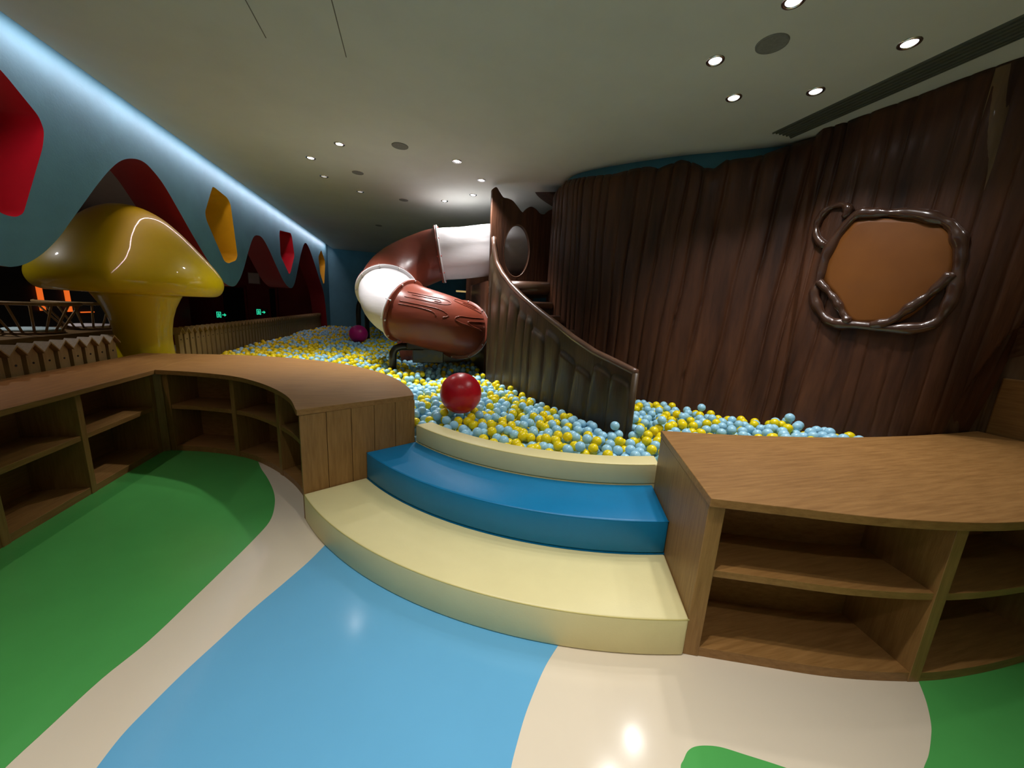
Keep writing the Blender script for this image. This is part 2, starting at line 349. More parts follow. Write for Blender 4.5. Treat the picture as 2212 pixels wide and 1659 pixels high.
# ------------------------------------------------------------------ room behind the blue wall
wall_behind = box('wall_behind', -8.2, WALL_X-WALL_T, FAR_Y-.02, FAR_Y+.15, 0, CEIL_Z+.1, REDWALL); tag(wall_behind, kind='structure')
for k, (x0, x1, h) in enumerate(((-5.55, -4.98, 1.58), (-4.28, -4.12, 1.62))):
    d = box('door_%d' % (k+1), x0, x1, FAR_Y-.05, FAR_Y-.021, 0, h, DARK); tag(d, kind='structure')
    box('door_frame', x1, x1+.06, FAR_Y-.07, FAR_Y-.021, 0, h+.05, REDWALL, d); box('door_frame', x0-.06, x0, FAR_Y-.07, FAR_Y-.021, 0, h+.05, REDWALL, d)
pier = box('wall_pier', -6.6, -5.9, 11.2, 12.4, 0, CEIL_Z, REDWALL); tag(pier, kind='structure')
def exit_sign(x, z, sc, label, man):
    t = thing('exit_sign', label, 'sign', (x, FAR_Y-.09, z), 'small green exit signs')
    t.rotation_euler = (0, 0, 0)
    box('body', -.17*sc, .17*sc, 0, .03, -.11*sc, .11*sc, SIGNBODY, t)
    # running figure in a door opening and an arrow
    v, f = [], []
    def add(poly):
        n0 = len(v); v.extend([(a*sc, -.004, b*sc) for a, b in poly]); f.append([n0+i for i in range(len(poly))])
        v.extend([(a*sc, .0, b*sc) for a, b in poly]); m_ = len(poly); f.extend([[n0+i, n0+(i+1) % m_, n0+m_+(i+1) % m_, n0+m_+i] for i in range(m_)])
    add([(-.12, .09), (.0, .09), (.0, .07), (-.12, .07)]); add([(-.12, .07), (-.10, .07), (-.10, -.09), (-.12, -.09)]); add([(-.02, .07), (.0, .07), (.0, -.09), (-.02, -.09)])
    add([(-.075, .055), (-.045, .055), (-.045, .03), (-.075, .03)]); add([(-.09, .025), (-.03, .02), (-.04, -.03), (-.075, -.03)]); add([(-.075, -.03), (-.05, -.03), (-.075, -.09), (-.095, -.085)]); add([(-.055, -.03), (-.04, -.03), (-.025, -.085), (-.045, -.085)])
    add([(.03, .015), (.09, .015), (.09, -.015), (.03, -.015)]); add([(.085, .05), (.14, .0), (.085, -.05)])
    obj('pictogram', v, f, GREENLED, t)
exit_sign(-5.63, .73, 1.0, 'green lit exit sign with a pale casing, left of the dark doorway', True)
exit_sign(-4.55, .87, .95, 'green lit exit sign on the dark red wall between two doorways', True)
for k, (px_y, z0, z1) in enumerate(((8.23, .93, 1.34), (8.75, .90, 1.34))):
    o = box('led_strip', -6.02, -6.0, px_y-.045, px_y+.045, z0, z1, ORANGE); tag(o, ['upright orange light strip behind the spindle chairs, left of the two', 'upright orange light strip behind the spindle chairs, right of the two'][k], 'light', 'orange light strips in the room behind')
o = box('led_strip', -6.02, -6.0, 8.98, 9.28, .875, .895, ORANGE); tag(o, 'thin level orange light strip beside the mushroom stem', 'light', 'orange light strips in the room behind')
bar = box('bar_partition', -6.35, -6.03, 5.0, 10.2, 0, 2.1, DARK); tag(bar, 'dark partition carrying the orange light strips', 'partition')
panel = thing('wall_panel', 'small pale panel on the dark red wall seen through the middle arch', 'panel', (-4.68, FAR_Y-.06, 1.90))
box('frame', -.16, .16, .01, .035, -.17, .17, CEILB, panel); box('sheet', -.14, .14, .0, .01, -.15, .15, CUSHW, panel)

downlight(-4.7, 4.3, 1, 'dim downlight of the dark room behind the arches, hidden from view', 130, 130)  # unseen lamp added to lift the ceiling showing through the first arch
downlight(-4.9, 9.6, 1, 'dim downlight of the dark room behind the middle arch, hidden from view', 45, 100)  # second unseen lamp, added so the far red walls do not go black
# wooden ledge and two spindle chairs
ledge = thing('wooden_ledge', 'brown wooden ledge behind the birdhouse fence', 'ledge', (-3.4, 4.6, 0))
box('front_board', .0, .05, -1.6, 1.35, 0, .86, WOODD, ledge); box('top_board', -.62, .06, -1.6, 1.35, .86, .90, WOODD, ledge, .004); box('back_board', -.62, -.57, -1.6, 1.35, 0, .86, WOODD, ledge)
def spindle_chair(x, y, z, cush, label):
    t = thing('spindle_chair', label, 'chair', (x, y, z), 'spindle back chairs on the ledge'); t.rotation_euler = (0, 0, math.radians(20))
    lathe('seat', [(0, 0), (.20, 0), (.215, .008), (.215, .02), (.20, .028), (0, .028)], WOODD, t, 32)
    lathe('cushion', [(0, .028), (.19, .028), (.2, .036), (.185, .05), (0, .054)], cush, t, 32)
    P = [(.37*math.cos(a), .37*math.sin(a)-.03, .30) for a in np.linspace(PI*1.02, PI*1.98, 24)]
    tube('back_rail', P, .017, SPINDLE, t, 8)
    for a in np.linspace(PI*1.04, PI*1.96, 9):
        tube('spindle', [(.2*math.cos(a), .2*math.sin(a), .02), (.37*math.cos(a), .37*math.sin(a)-.03, .30)], .010, SPINDLE, t, 6)
spindle_chair(-3.62, 4.80, .90, CUSHB, 'low spindle chair with a pale blue cushion on the ledge')
spindle_chair(-3.62, 5.50, .90, CUSHW, 'low spindle chair with a whitish cushion next to the mushroom stem')

# ------------------------------------------------------------------ yellow mushroom
mush = thing('mushroom', 'giant glossy yellow mushroom standing in the first arch', 'mushroom', (-2.80, 4.95, 0))
lathe('stem', [(0, 0), (.34, 0), (.30, .2), (.265, .4), (.245, .58), (.232, .72), (.228, .85), (.235, .96), (.255, 1.08), (.29, 1.2), (.335, 1.3), (.37, 1.36), (.30, 1.39), (0, 1.39)], YMUSH, mush, 64)
capprof = [(0, 1.345), (.36, 1.345), (.56, 1.34), (.64, 1.345), (.69, 1.37), (.722, 1.42), (.735, 1.48), (.725, 1.545), (.69, 1.62), (.63, 1.71), (.555, 1.81), (.47, 1.92), (.385, 2.02), (.295, 2.11), (.2, 2.175), (.1, 2.215), (0, 2.225)]
c_ = smooth_path(capprof, 64); c_[:, 0] = np.maximum(c_[:, 0], 0)
lathe('cap', [tuple(p) for p in c_], YMUSH, mush, 96)

# ------------------------------------------------------------------ picket fences
def picket_mesh():
    w, h, t = .046, .845, .02
    g = .905-.735
    v, f = prism_data([(-.02, 0)], 0, 1)[0:0] if False else ([], [])
    poly = [(-w, 0), (w, 0), (w, .865), (0, .93), (-w, .865)]
    n = len(poly)
    v = [(-.02, a, b) for a, b in poly]+[(.02, a, b) for a, b in poly]
    f = [list(range(n)), [n+i for i in range(n)][::-1]]+[[i, (i+1) % n, n+(i+1) % n, n+i] for i in range(n)]
    return v, f
def roof_mesh():
    v, f = [], []
    for s in (-1, 1):
        a = np.array([0, .938]); b = np.array([s*.066, .868]); n0 = len(v); th = .010
        for x in (-.05, .05):
            v += [(x, a[0], a[1]+.012), (x, b[0], b[1]+.010), (x, b[0], b[1]-.002), (x, a[0], a[1]-.002)]
        q = n0; f += [[q, q+1, q+2, q+3], [q+7, q+6, q+5, q+4]]+[[q+i, q+(i+1) % 4, q+4+(i+1) % 4, q+4+i] for i in range(4)]
    return v, f
def fence(name, y0, y1, label, zb):
    root = thing(name, label, 'fence', (FENCE_X, y0, 0)); n = int(round((y1-y0)/.131))
    box('rail', -.045, -.021, -.05, y1-y0, .60, .66, PICKET, root)
    box('base_board', -.045, -.021, -.05, y1-y0, 0, .16, PICKET, root)
    first = None
    for k in range(n):
        y = .066+k*.131
        if first is None:
            pk = obj('picket', *picket_mesh(), PICKET, root, loc=(0, y, 0)); rf = obj('roof', *roof_mesh(), PICKET, pk)
            hole = disc('hole', .008, -.002, .0, DARK, pk, 10); hole.rotation_euler = (0, math.radians(90), 0); hole.location = (.0225, 0, .80)
            first = (pk, rf, hole)
        else:
            pk = copy_obj(first[0], root, (0, y, 0)); copy_obj(first[1], pk); h_ = copy_obj(first[2], pk)
fence('birdhouse_fence', 1.3, 4.47, 'birdhouse picket fence behind the left worktop', .735)
fence('birdhouse_fence', 5.42, 13.1, 'long birdhouse picket fence along the ball pit beyond the mushroom', 0)

# ================================================================== SHELF UNITS AND WORKTOPS
FR = .05
# left straight unit
unit = thing('bookshelf', 'straight low wooden bookshelf on the left under the fence', 'bookshelf', (0, 0, 0))
YS = [.6, 1.2, 1.8, 2.40, 2.985, 3.70]; XF = -2.09; XB = -2.40
box('back_panel', XB-.02, XB, YS[0], YS[-1]+.02, 0, TOP_Z-TOP_T, WOODY, unit)
box('rear_skirt', -2.70, -2.68, YS[0], 4.6, 0, TOP_Z-TOP_T, WOODY, unit)
for k, y in enumerate(YS): box('divider', XB, XF, y-.022, y+.022, 0, TOP_Z-TOP_T, WOODZ, unit, .002)
for k in range(len(YS)-1):
    box('shelf', XB, XF-.006, YS[k]+.022, YS[k+1]-.022, .385, .42, WOODY, unit, .002); box('bottom_board', XB, XF-.004, YS[k]+.022, YS[k+1]-.022, 0, .05, WOODY, unit, .002)
# left curved unit
EDGE_L = smooth_path([(-2.06, 3.705), (-1.75, 3.62), (-1.41, 3.455), (-1.16, 3.23), (-.94, 2.955), (-.775, 2.68), (-.665, 2.40)], 48)
FACE_L = offset_curve(EDGE_L, .045)
FACE_L = resample(FACE_L, 40); BACK_L = offset_curve(FACE_L, .30)
PL0 = np.array([-.655, 2.385]); PL1 = np.array([.05, 2.742])
arcL = [(-2.1+2.137*math.cos(a), 2.57+2.137*math.sin(a)) for a in np.linspace(math.asin((2.742-2.57)/2.137), math.radians(91.5), 40)]
cu = thing('curved_bookshelf', 'curved low wooden bookshelf on the left ending at the steps', 'bookshelf')
prism('corner_panel', [(XB-.02, YS[-1]+.024), (XF, YS[-1]+.024), tuple(FACE_L[0]), tuple(BACK_L[0]), (XB-.02, 4.06)], 0, TOP_Z-TOP_T, WOODZ, cu)
strip('back_panel', BACK_L[:-3], offset_curve(BACK_L, .02)[:-3], 0, TOP_Z-TOP_T, WOODX, cu)
strip('shelf', offset_curve(FACE_L, .008)[1:-3], BACK_L[1:-3], .385, .42, WOODX, cu, .002)
strip('bottom_board', offset_curve(FACE_L, .004)[1:-3], BACK_L[1:-3], 0, .05, WOODX, cu, .002)
for t in (.015, .31, .625):
    a = at_s(FACE_L, t); b = at_s(BACK_L, t); slab_between('divider', a, b, .045, 0, TOP_Z-TOP_T, WOODZ, cu, .002)
aL = np.array(arcL); aI = np.array([-2.1, 2.57])+(aL-np.array([-2.1, 2.57]))*(2.085/2.137); aO = np.array([-2.1, 2.57])+(aL-np.array([-2.1, 2.57]))*(2.11/2.137)
strip('rear_skirt', aI[1:], aO[1:], 0, TOP_Z-TOP_T, WOODX, cu)
dP = PL1-PL0; LP = np.hypot(*dP); dP = dP/LP; nP = np.array([-dP[1], dP[0]])
edges = np.linspace(0.01, LP-.01, 6)
for k in range(5):
    a = PL0+dP*(edges[k]+.0015)+nP*.016; b = PL0+dP*(edges[k+1]-.0015)+nP*.016
    slab_between('plank', a, b, .022, 0, TOP_Z-TOP_T, WOODZ, cu, .002)
slab_between('end_panel', PL0+dP*.03+nP*.04, PL1-dP*.03+nP*.04, .02, 0, TOP_Z-TOP_T, WOODD, cu)
# left worktops (meeting at the mitred seam)
SEAMB = (-2.17, 4.706); SEAMA = tuple(EDGE_L[0])
o = prism('worktop', [SEAMA, SEAMB, (-2.69, 4.706), (-2.69, .55), (-2.055, .55)], TOP_Z-TOP_T, TOP_Z, WOODY, None, .003); tag(o, 'straight brown wooden worktop on the left beside the fence', 'worktop')
o = prism('curved_worktop', [tuple(p) for p in EDGE_L]+[tuple(PL0)]+[tuple(p) for p in arcL]+[(SEAMB[0]+.002, SEAMB[1]), (SEAMA[0]+.002, SEAMA[1])], TOP_Z-TOP_T, TOP_Z, WOODX, None, .003); tag(o, 'curved brown wooden worktop between the seam and the steps', 'worktop')
TOPL = [tuple(p) for p in EDGE_L]+[tuple(PL0)]+[tuple(p) for p in arcL]+[(-2.69, 4.706), (-2.69, .55), (-2.055, .55)]

# right curved unit
EDGE_R = resample(smooth_path([(1.115, 1.03), (1.37, .92), (1.66, .80), (1.98, .71), (2.25, .672), (2.6, .655), (3.0, .66), (3.45, .70), (3.93, .78)], 60), 60)
BK_R = smooth_path([(1.467, 1.791), (1.93, 1.66), (2.53, 1.555), (3.1, 1.515), (3.6, 1.515), (3.94, 1.53)], 40)
FACE_R = resample(offset_curve(EDGE_R, .018), 60); BACK_R = offset_curve(FACE_R, .30)
ru = thing('curved_bookshelf', 'wide curved low wooden bookshelf on the right of the steps', 'bookshelf')
PR0 = np.array([1.125, 1.045]); PR1 = np.array([1.462, 1.785])
dR = (PR1-PR0)/np.hypot(*(PR1-PR0)); nR = np.array([dR[1], -dR[0]])
slab_between('end_panel', PR0+nR*.033, PR1+nR*.033-dR*.01, .062, 0, TOP_Z-TOP_T, WOODZ, ru, .003)
i0 = 1
strip('back_panel', BACK_R[i0:], offset_curve(BACK_R, .02)[i0:], 0, TOP_Z-TOP_T, WOODX, ru)
strip('shelf', offset_curve(FACE_R, .006)[i0:], BACK_R[i0:], .383, .415, WOODX, ru, .002)
strip('bottom_board', offset_curve(FACE_R, .002)[i0:], BACK_R[i0:], 0, .045, WOODX, ru, .002)
sR = np.r_[0, np.cumsum(np.hypot(*np.diff(FACE_R, axis=0).T))]
for tx in (1.985, 2.86, 3.74):
    k = int(np.abs(FACE_R[:, 0]-tx).argmin()); slab_between('divider', FACE_R[k], BACK_R[k], .05, 0, TOP_Z-TOP_T, WOODZ, ru, .002)
bo = offset_curve(BK_R, -.03); strip('rear_skirt', bo[1:], offset_curve(bo, -.02)[1:], 0, TOP_Z-TOP_T, WOODX, ru)
TOPR = [tuple(p) for p in EDGE_R]+[tuple(p) for p in BK_R[::-1]]
o = prism('curved_worktop', TOPR, TOP_Z-TOP_T, TOP_Z, WOODX, None, .003); tag(o, 'wide curved orange brown wooden worktop on the right', 'worktop')

# ================================================================== PADDED STEPS
SC = np.array([1.65, 3.64])
SCS = [np.array([1.588, 3.475]), np.array([1.636, 3.572]), np.array([1.65, 3.64]), np.array([1.65, 3.64])]
def line_arc(A, B, r, off, SC=SC):   # intersection of line A->B (shifted by off to its right) with the circle of radius r, near side
    A = np.array(A); d = np.array(B)-A; d = d/np.hypot(*d); n = np.array([d[1], -d[0]]); A = A+n*off
    q = A-SC; b = q.dot(d); c = q.dot(q)-r*r; return A+d*(-b-math.sqrt(max(b*b-c, 0)))
def arc(r, n=48, offl=.0, offr=.0015, SC=SC):
    a = line_arc(PL0, PL1, r, offl, SC); b = line_arc(PR0, PR1, r, offr, SC)
    ta = math.atan2(a[1]-SC[1], a[0]-SC[0]); tb = math.atan2(b[1]-SC[1], b[0]-SC[0])
    if ta > 0: ta -= 2*PI
    return np.array([SC+r*np.array([math.cos(t), math.sin(t)]) for t in np.linspace(ta, tb, n)])
RF = [2.484, 2.172, 1.84, 1.70]; ZT = [0, .182, .372, .508]
def pad(name, k, m, label):
    t = thing(name, label, 'step', (0, 0, 0), 'padded curved steps')
    e_r = .03 if k == 2 else .0015
    A = arc(RF[k], 64, SC=SCS[k], offr=e_r); B = arc(RF[k+1], 64, SC=SCS[k+1], offr=e_r)
    z0 = 0 if k == 0 else ZT[k]
    # body: cushioned block, slightly domed top
    body = strip('cushion', A, B, ZT[k] if k else 0.0, ZT[k+1], m, t); bevel(body, .012, 3, 50)
    for p in body.data.polygons: p.use_smooth = True
    # core underneath the next step
    if k: strip('core', A*.999+SC*.001, B, 0.0, ZT[k], CREAM_S if k == 2 else BLUE_S, t)
    # welted seam a little behind the front edge
    C = arc(RF[k]-.004, 64, SC=SCS[k])
    tube('seam', np.c_[C, np.full(len(C), ZT[k+1]-.006)], .0035, SEAM if m is CREAM_S else BLUE_S, t, 6)
    return t
pad('padded_step', 0, CREAM_S, 'lowest cream padded step, widest of the three')
pad('padded_step', 1, BLUE_S, 'blue padded middle step')
pad('padded_step', 2, CREAM_S, 'uppermost cream padded rim step holding back the balls')

# ================================================================== TREE WALL
TF = np.array([(2.9,5.9),(2.15,5.35),(1.80,4.80),(1.79,4.30),(2.02,3.80),(2.38,3.30),(2.93,2.60),(3.08,2.10),(3.28,1.76),(3.52,1.62),(3.9,1.6)])
TT = np.array([(2.9,5.8),(2.15,5.2),(1.76,4.75),(1.74,4.30),(2.05,3.83),(2.53,3.33),(3.26,2.72),(3.38,2.2),(3.45,1.75),(3.52,1.45),(3.7,1.2)])
def cr(P, u):
    n = len(P)-1; u = min(max(u, 0), n-1e-6); i = int(u); t = u-i
    p0 = P[max(i-1, 0)]; p1 = P[i]; p2 = P[i+1]; p3 = P[min(i+2, n)]
    return .5*((2*p1)+(-p0+p2)*t+(2*p0-5*p1+4*p2-p3)*t*t+(-p0+3*p1-3*p2+p3)*t**3)
def TS(u, z):
    v = min(max((z-.3)/2.7, 0), 1); w = v**.7
    return cr(TF, u)*(1-w)+cr(TT, u)*w
def TN(u, z):
    d = TS(u+.01, z)-TS(u-.01, z); d /= np.hypot(*d); return np.array([d[1], -d[0]])*1.0
# outward (towards the pit) normal: travel goes from far to near, the pit lies on the right-hand side
def tpoint(u, z, off=0.0):
    p = TS(u, z); d = TS(u+.01, z)-TS(u-.01, z); d /= np.hypot(*d); n = np.array([d[1], -d[0]])
    if n.dot(p-np.array([.8, 2.8])) > 0: n = -n
    p = p+n*off; return np.array([p[0], p[1], z])
topu = [0,2.6,2.79,3.13,3.48,3.79,4.075,4.285,4.48,4.59,4.72,4.855,4.975,5.1,5.22,5.31,5.395,5.595,5.75,5.885,6.2,10]
topz = [2.9,2.90,2.93,2.915,2.90,2.885,2.875,2.895,2.905,2.90,2.875,2.905,2.93,2.90,2.84,2.82,2.89,2.89,2.925,2.965,2.998,2.998]
groove_u = [2.35]
gr = random.Random(3)
while groove_u[-1] < 10: groove_u.append(groove_u[-1]+gr.uniform(.11, .26)*(1.0 if groove_u[-1] < 6.1 else 1.5))
groove_u = np.array(groove_u); groove_d = np.array([gr.uniform(.5, 1.0) for _ in groove_u]); groove_p = np.array([gr.uniform(0, 6) for _ in groove_u])
def bark_disp(u, z):
    uu = u+.030*math.sin(1.1*z+u*1.3)+.012*math.sin(2.3*z+3.7*u)+.006*math.sin(6.1*z+5*u)
    k = int(np.searchsorted(groove_u, uu))
    if k <= 0 or k >= len(groove_u): return 0
    a, b = groove_u[k-1], groove_u[k]; t = (uu-a)/(b-a)
    dome = math.sqrt(max(0, 1-(2*t-1)**4))
    fade = 1.0 if u < 6.3 else max(.28, 1-(u-6.3)*.8)
    depth = .060*fade*(.55+.45*groove_d[k])*(.7+.3*math.sin(2.2*z+groove_p[k]))
    # rounded crown of each stave
    return depth*(dome-1)+.012*math.sin(3*u+.8*z)
tree = thing('tree_trunk_wall', 'huge dark brown glossy tree trunk wall on the right', 'tree wall')
def shell(name, u0, u1, nu, nz, m, zb, extra=None):
    v = []; f = []
    us = np.linspace(u0, u1, nu)
    for u in us:
        zt = float(np.interp(u, topu, topz))
        for j in range(nz+4):
            if j <= nz:
                t = j/nz; z = zb+(zt-zb)*t; off = bark_disp(u, z)
                if u < 6.1 and zt-z < .12: off -= .05*(1-(zt-z)/.12)**2
                if extra: off += extra(u, z)
            else:
                z = zt+(.0, .0, .0)[j-nz-1]; off = -.06-.06*(j-nz)
            v.append(tpoint(u, z, off))
    m_ = nz+4
    for i in range(nu-1):
        for j in range(m_-1): f.append([i*m_+j, (i+1)*m_+j, (i+1)*m_+j+1, i*m_+j+1])
    return obj(name, v, f, m, tree, True)
shell('near_bark', 6.08, 10.0, 300, 70, BARK, .25, lambda u, z: .055*min(1, max(0, (u-(6.08+.18*(3.0-z)))/.12)))
shell('far_bark', 0.2, 6.5, 560, 56, BARK, .25)
# blue backing wall that shows above the notched trunk top
v = []; f = []
us = np.linspace(2.2, 6.4, 60)
for u in us:
    for z, o_ in ((2.5, -.20), (CEIL_Z, -.20)): v.append(tpoint(u, z, o_))
for i in range(59): f.append([2*i, 2*i+2, 2*i+3, 2*i+1])
wb = obj('wall_curved', v, f, BLUEWALL, None, True); sol = wb.modifiers.new('solid', 'SOLIDIFY'); sol.thickness = .04; tag(wb, kind='structure')
# paler pillar at the right border
pts = smooth_path([(3.40, 1.70), (3.44, 1.585), (3.55, 1.56), (3.72, 1.57), (3.90, 1.575), (3.985, 1.50), (3.995, 1.25), (4.0, .6), (4.0, -.4)], 120)
v = []; f = []; nz = 40
on = offset_curve(pts, 1.0)-pts
for i, p in enumerate(pts):
    for j in range(nz+1):
        z = .15+(2.985-.15)*j/nz; s_ = i/120*26+.5*math.sin(2*z)
        off = .018*abs(math.sin(s_))+.010*math.sin(5*z+s_)
        lean = .05*(1-z/3)
        q = p-on[i]*(off); v.append((q[0], q[1], z))
for i in range(120):
    for j in range(nz): f.append([i*(nz+1)+j, (i+1)*(nz+1)+j, (i+1)*(nz+1)+j+1, i*(nz+1)+j+1])
pil = obj('pale_bark', v, f, BARK2, tree, True); pil['label'] = 'paler brown ridged trunk at the right border'
box('wood_block', 3.95, 4.10, .2, 1.50, .45, 1.13, WOODY, tree, .01)
# carved frame of twisted vines around an orange brown panel
def on_trunk(P, off): return [tpoint(u, z, off) for u, z in P]
EX = .055
ring = [(6.97,2.245),(7.16,2.243),(7.355,2.226),(7.665,2.194),(7.975,2.135),(8.16,2.088),(8.315,2.003),(8.41,1.891),(8.445,1.754),(8.46,1.627),(8.375,1.496),(8.165,1.439),(7.785,1.422),(7.365,1.432),(7.08,1.439),(6.935,1.466),(6.775,1.558),(6.68,1.669),(6.70,1.78),(6.705,1.951),(6.80,2.113)]
loop = [(6.67,2.031),(6.5,2.12),(6.45,2.203),(6.475,2.279),(6.57,2.338),(6.745,2.346),(6.855,2.30),(6.82,2.237)]
bl = [(6.71,1.764),(6.93,1.652),(7.125,1.516),(7.235,1.443)]
br = [(8.38,1.792),(8.15,1.665),(7.935,1.571),(7.73,1.47),(7.495,1.436)]
panel_p = [(7.01,2.213),(7.37,2.19),(7.68,2.16),(7.97,2.104),(8.205,2.019),(8.315,1.893),(8.35,1.755),(8.18,1.626),(7.86,1.473),(7.49,1.443),(7.225,1.458),(6.965,1.637),(6.76,1.778),(6.765,1.979),(6.875,2.122)]
cf = thing('carved_plaque', 'vine framed orange brown plaque carved on the dark tree', 'plaque')
pp = smooth_path(panel_p, 60, True); c0 = pp.mean(0); v = []; f = []
rings_n = 10
for k in range(rings_n+1):
    for p in pp:
        q = c0+(p-c0)*(k/rings_n if k else .001); v.append(tpoint(q[0], q[1], EX+.014+.012*(1-(k/rings_n)**2)))
n = len(pp)
for k in range(rings_n):
    for i in range(n): f.append([k*n+i, k*n+(i+1) % n, (k+1)*n+(i+1) % n, (k+1)*n+i])
# rim going back into the bark
for i in range(n): v.append(tpoint(pp[i][0], pp[i][1], EX-.05))
for i in range(n): f.append([rings_n*n+i, rings_n*n+(i+1) % n, (rings_n+1)*n+(i+1) % n, (rings_n+1)*n+i])
obj('plaque_panel', v, f, PLAQUE, cf, True)
def vine(P, r, closed=False, off=EX+.012):
    q = smooth_path(P, 90 if len(P) > 9 else 30, closed); path = [tpoint(a, b, off) for a, b in q]
    n_ = len(path); rr = [r*(1+.18*math.sin(i*.55)+.1*math.sin(i*1.3)) for i in range(n_)]
    if not closed: rr[0] *= .4; rr[-1] *= .4
    tube('vine', path, rr, VINE, cf, 10, closed)
vine(ring, .036, True); vine(loop, .028); vine(bl, .026, off=EX+.03); vine(br, .030, off=EX+.026)

# ================================================================== STAIR RAIL, TOWER, STAIR
RA = np.array([1.69, 2.44]); RB = np.array([1.03, 4.66])
rs = [0,.088,.189,.308,.409,.546,.675,.806,.908,.979,1.02,1.036]; rz = [.974,1.025,1.079,1.177,1.277,1.403,1.528,1.673,1.814,1.949,2.138,2.27]
rail = thing('stair_guard', 'dark brown bark textured guard wall sweeping up to the slide tower', 'stair rail', (0, 0, 0))
dr = (RB-RA); LR = np.hypot(*dr); dr = dr/LR; nr = np.array([-dr[1], dr[0]])   # towards the camera side (-x)
def rail_xy(s): b = .05*math.sin(PI*min(max(s/1.04, 0), 1)); return RA+dr*LR*s+nr*b
v = []; f = []; ns, nzr = 300, 40
gv = [0.0]; g2 = random.Random(5)
while gv[-1] < 1.1: gv.append(gv[-1]+g2.uniform(.055, .105))
gv = np.array(gv); gd = [g2.uniform(.5, 1) for _ in gv]; gl = [g2.uniform(.02, .16) for _ in gv]
for i in range(ns+1):
    s = 1.036*i/ns; p = rail_xy(s); zt = float(np.interp(s, rs, rz))
    for j in range(nzr+1):
        z = .25+(zt-.25)*(j/nzr)**.8
        ss = s-.035*max(0, (zt-z))*.6+.006*math.sin(5*z+9*s); k = int(np.clip(np.searchsorted(gv, ss), 1, len(gv)-1)); a, b = gv[k-1], gv[k]; t = (ss-a)/(b-a)
        dome = math.sqrt(max(0, 1-abs(2*t-1)**3)); drop = zt-.035-gl[k]
        # each stave ends in a rounded tip a little under the lip
        tipz = drop-(1-dome)*.05
        h_ = .030*(.5+.5*gd[k])*dome*min(1, max(0, (tipz-z)/.03)) if z < tipz else 0
        q = p+nr*(.012+h_); v.append((q[0], q[1], z))
    for j in range(nzr+1):
        z = .25+(zt-.25)*(1-j/nzr); q = p-nr*.03; v.append((q[0], q[1], z))
m_ = 2*(nzr+1)
for i in range(ns):
    for j in range(m_): f.append([i*m_+j, (i+1)*m_+j, (i+1)*m_+(j+1) % m_, i*m_+(j+1) % m_])
f += [list(range(m_)), [ns*m_+j for j in range(m_)][::-1]]
obj('bark_panel', v, f, BARKR, rail, True)
lp = [];
for s in np.linspace(0, 1.036, 80): p = rail_xy(s); lp.append((p[0]-nr[0]*.008, p[1]-nr[1]*.008, float(np.interp(s, rs, rz))))
tube('rail_lip', lp, .030, LIP, rail, 10)
p0 = rail_xy(0); tube('end_lip', [(p0[0], p0[1], .25), (p0[0], p0[1], .972)], .026, BARKR, rail, 10)

tower = thing('slide_tower', 'dark jagged tower panel with an oval window at the slide entry', 'play tower', (0, 0, 0))
TY = 5.16; kk = TY/4.75
TP = [(.965,2.806),(1.01,2.836),(1.05,2.79),(1.10,2.735),(1.16,2.728),(1.222,2.71),(1.28,2.66),(1.357,2.592),(1.41,2.64),(1.468,2.671),(1.53,2.65),(1.584,2.608),(1.63,2.60),(1.67,2.615),(1.70,2.65),(1.745,2.672)]
top = [(x*kk, CAM_H+(z-CAM_H)*kk) for x, z in TP]; top = [tuple(p) for p in smooth_path(top, 60)]
ov = [(1.313*kk+.172*kk*math.cos(a), CAM_H+(2.132-CAM_H)*kk+.318*kk*math.sin(a)) for a in np.linspace(0, 2*PI, 48, endpoint=False)]
cu_ = bpy.data.curves.new('tp', 'CURVE'); cu_.dimensions = '2D'; cu_.fill_mode = 'BOTH'; cu_.extrude = .03; cu_.bevel_depth = .008
for P in (top+[(1.86*kk, 1.72), (.985*kk, 1.72)], ov):
    s_ = cu_.splines.new('POLY'); s_.points.add(len(P)-1); s_.use_cyclic_u = True
    for q, p in zip(s_.points, P): q.co = (p[0], p[1], 0, 1)
to = bpy.data.objects.new('tp', cu_); COL.objects.link(to); me = bpy.data.meshes.new_from_object(to.evaluated_get(bpy.context.evaluated_depsgraph_get())); bpy.data.objects.remove(to)
for q in me.vertices: q.co = Vector((q.co.x, TY-q.co.z, q.co.y))
me.materials.clear(); me.materials.append(BARK); to = bpy.data.objects.new('window_panel', me); COL.objects.link(to); to.parent = tower
tube('window_rim', [(x, TY-.03, z) for x, z in ov], .009, LIP, tower, 8, True)
box('side_return', 1.03*kk, 1.03*kk+.05, TY+.03, TY+.35, .3, 2.6, BARK, tower, .015)
box('side_post', .985*kk, .985*kk+.07, TY-.025, TY+.03, .3, 1.73, BARK, tower, .015)
box('platform', 1.08, 1.95, 4.62, 6.75, 1.60, 1.70, BARK, tower, .01)
tube('platform_log', [(1.10, 4.60, 1.665), (1.90, 4.60, 1.70)], .085, LIP, tower, 14)
box('rear_panel', 1.0, 2.3, 6.9, 6.96, .2, 2.2, BARK, tower); box('side_panel', 1.06, 1.10, 5.3, 6.9, .2, 1.78, BARK, tower)
box('led_strip', .82, 1.05, 6.94, 6.96, 1.66, 1.69, LEDMIX, tower)
stair = thing('stair', 'dark brown log edged stair between the guard wall and the tree', 'stair', (0, 0, 0))
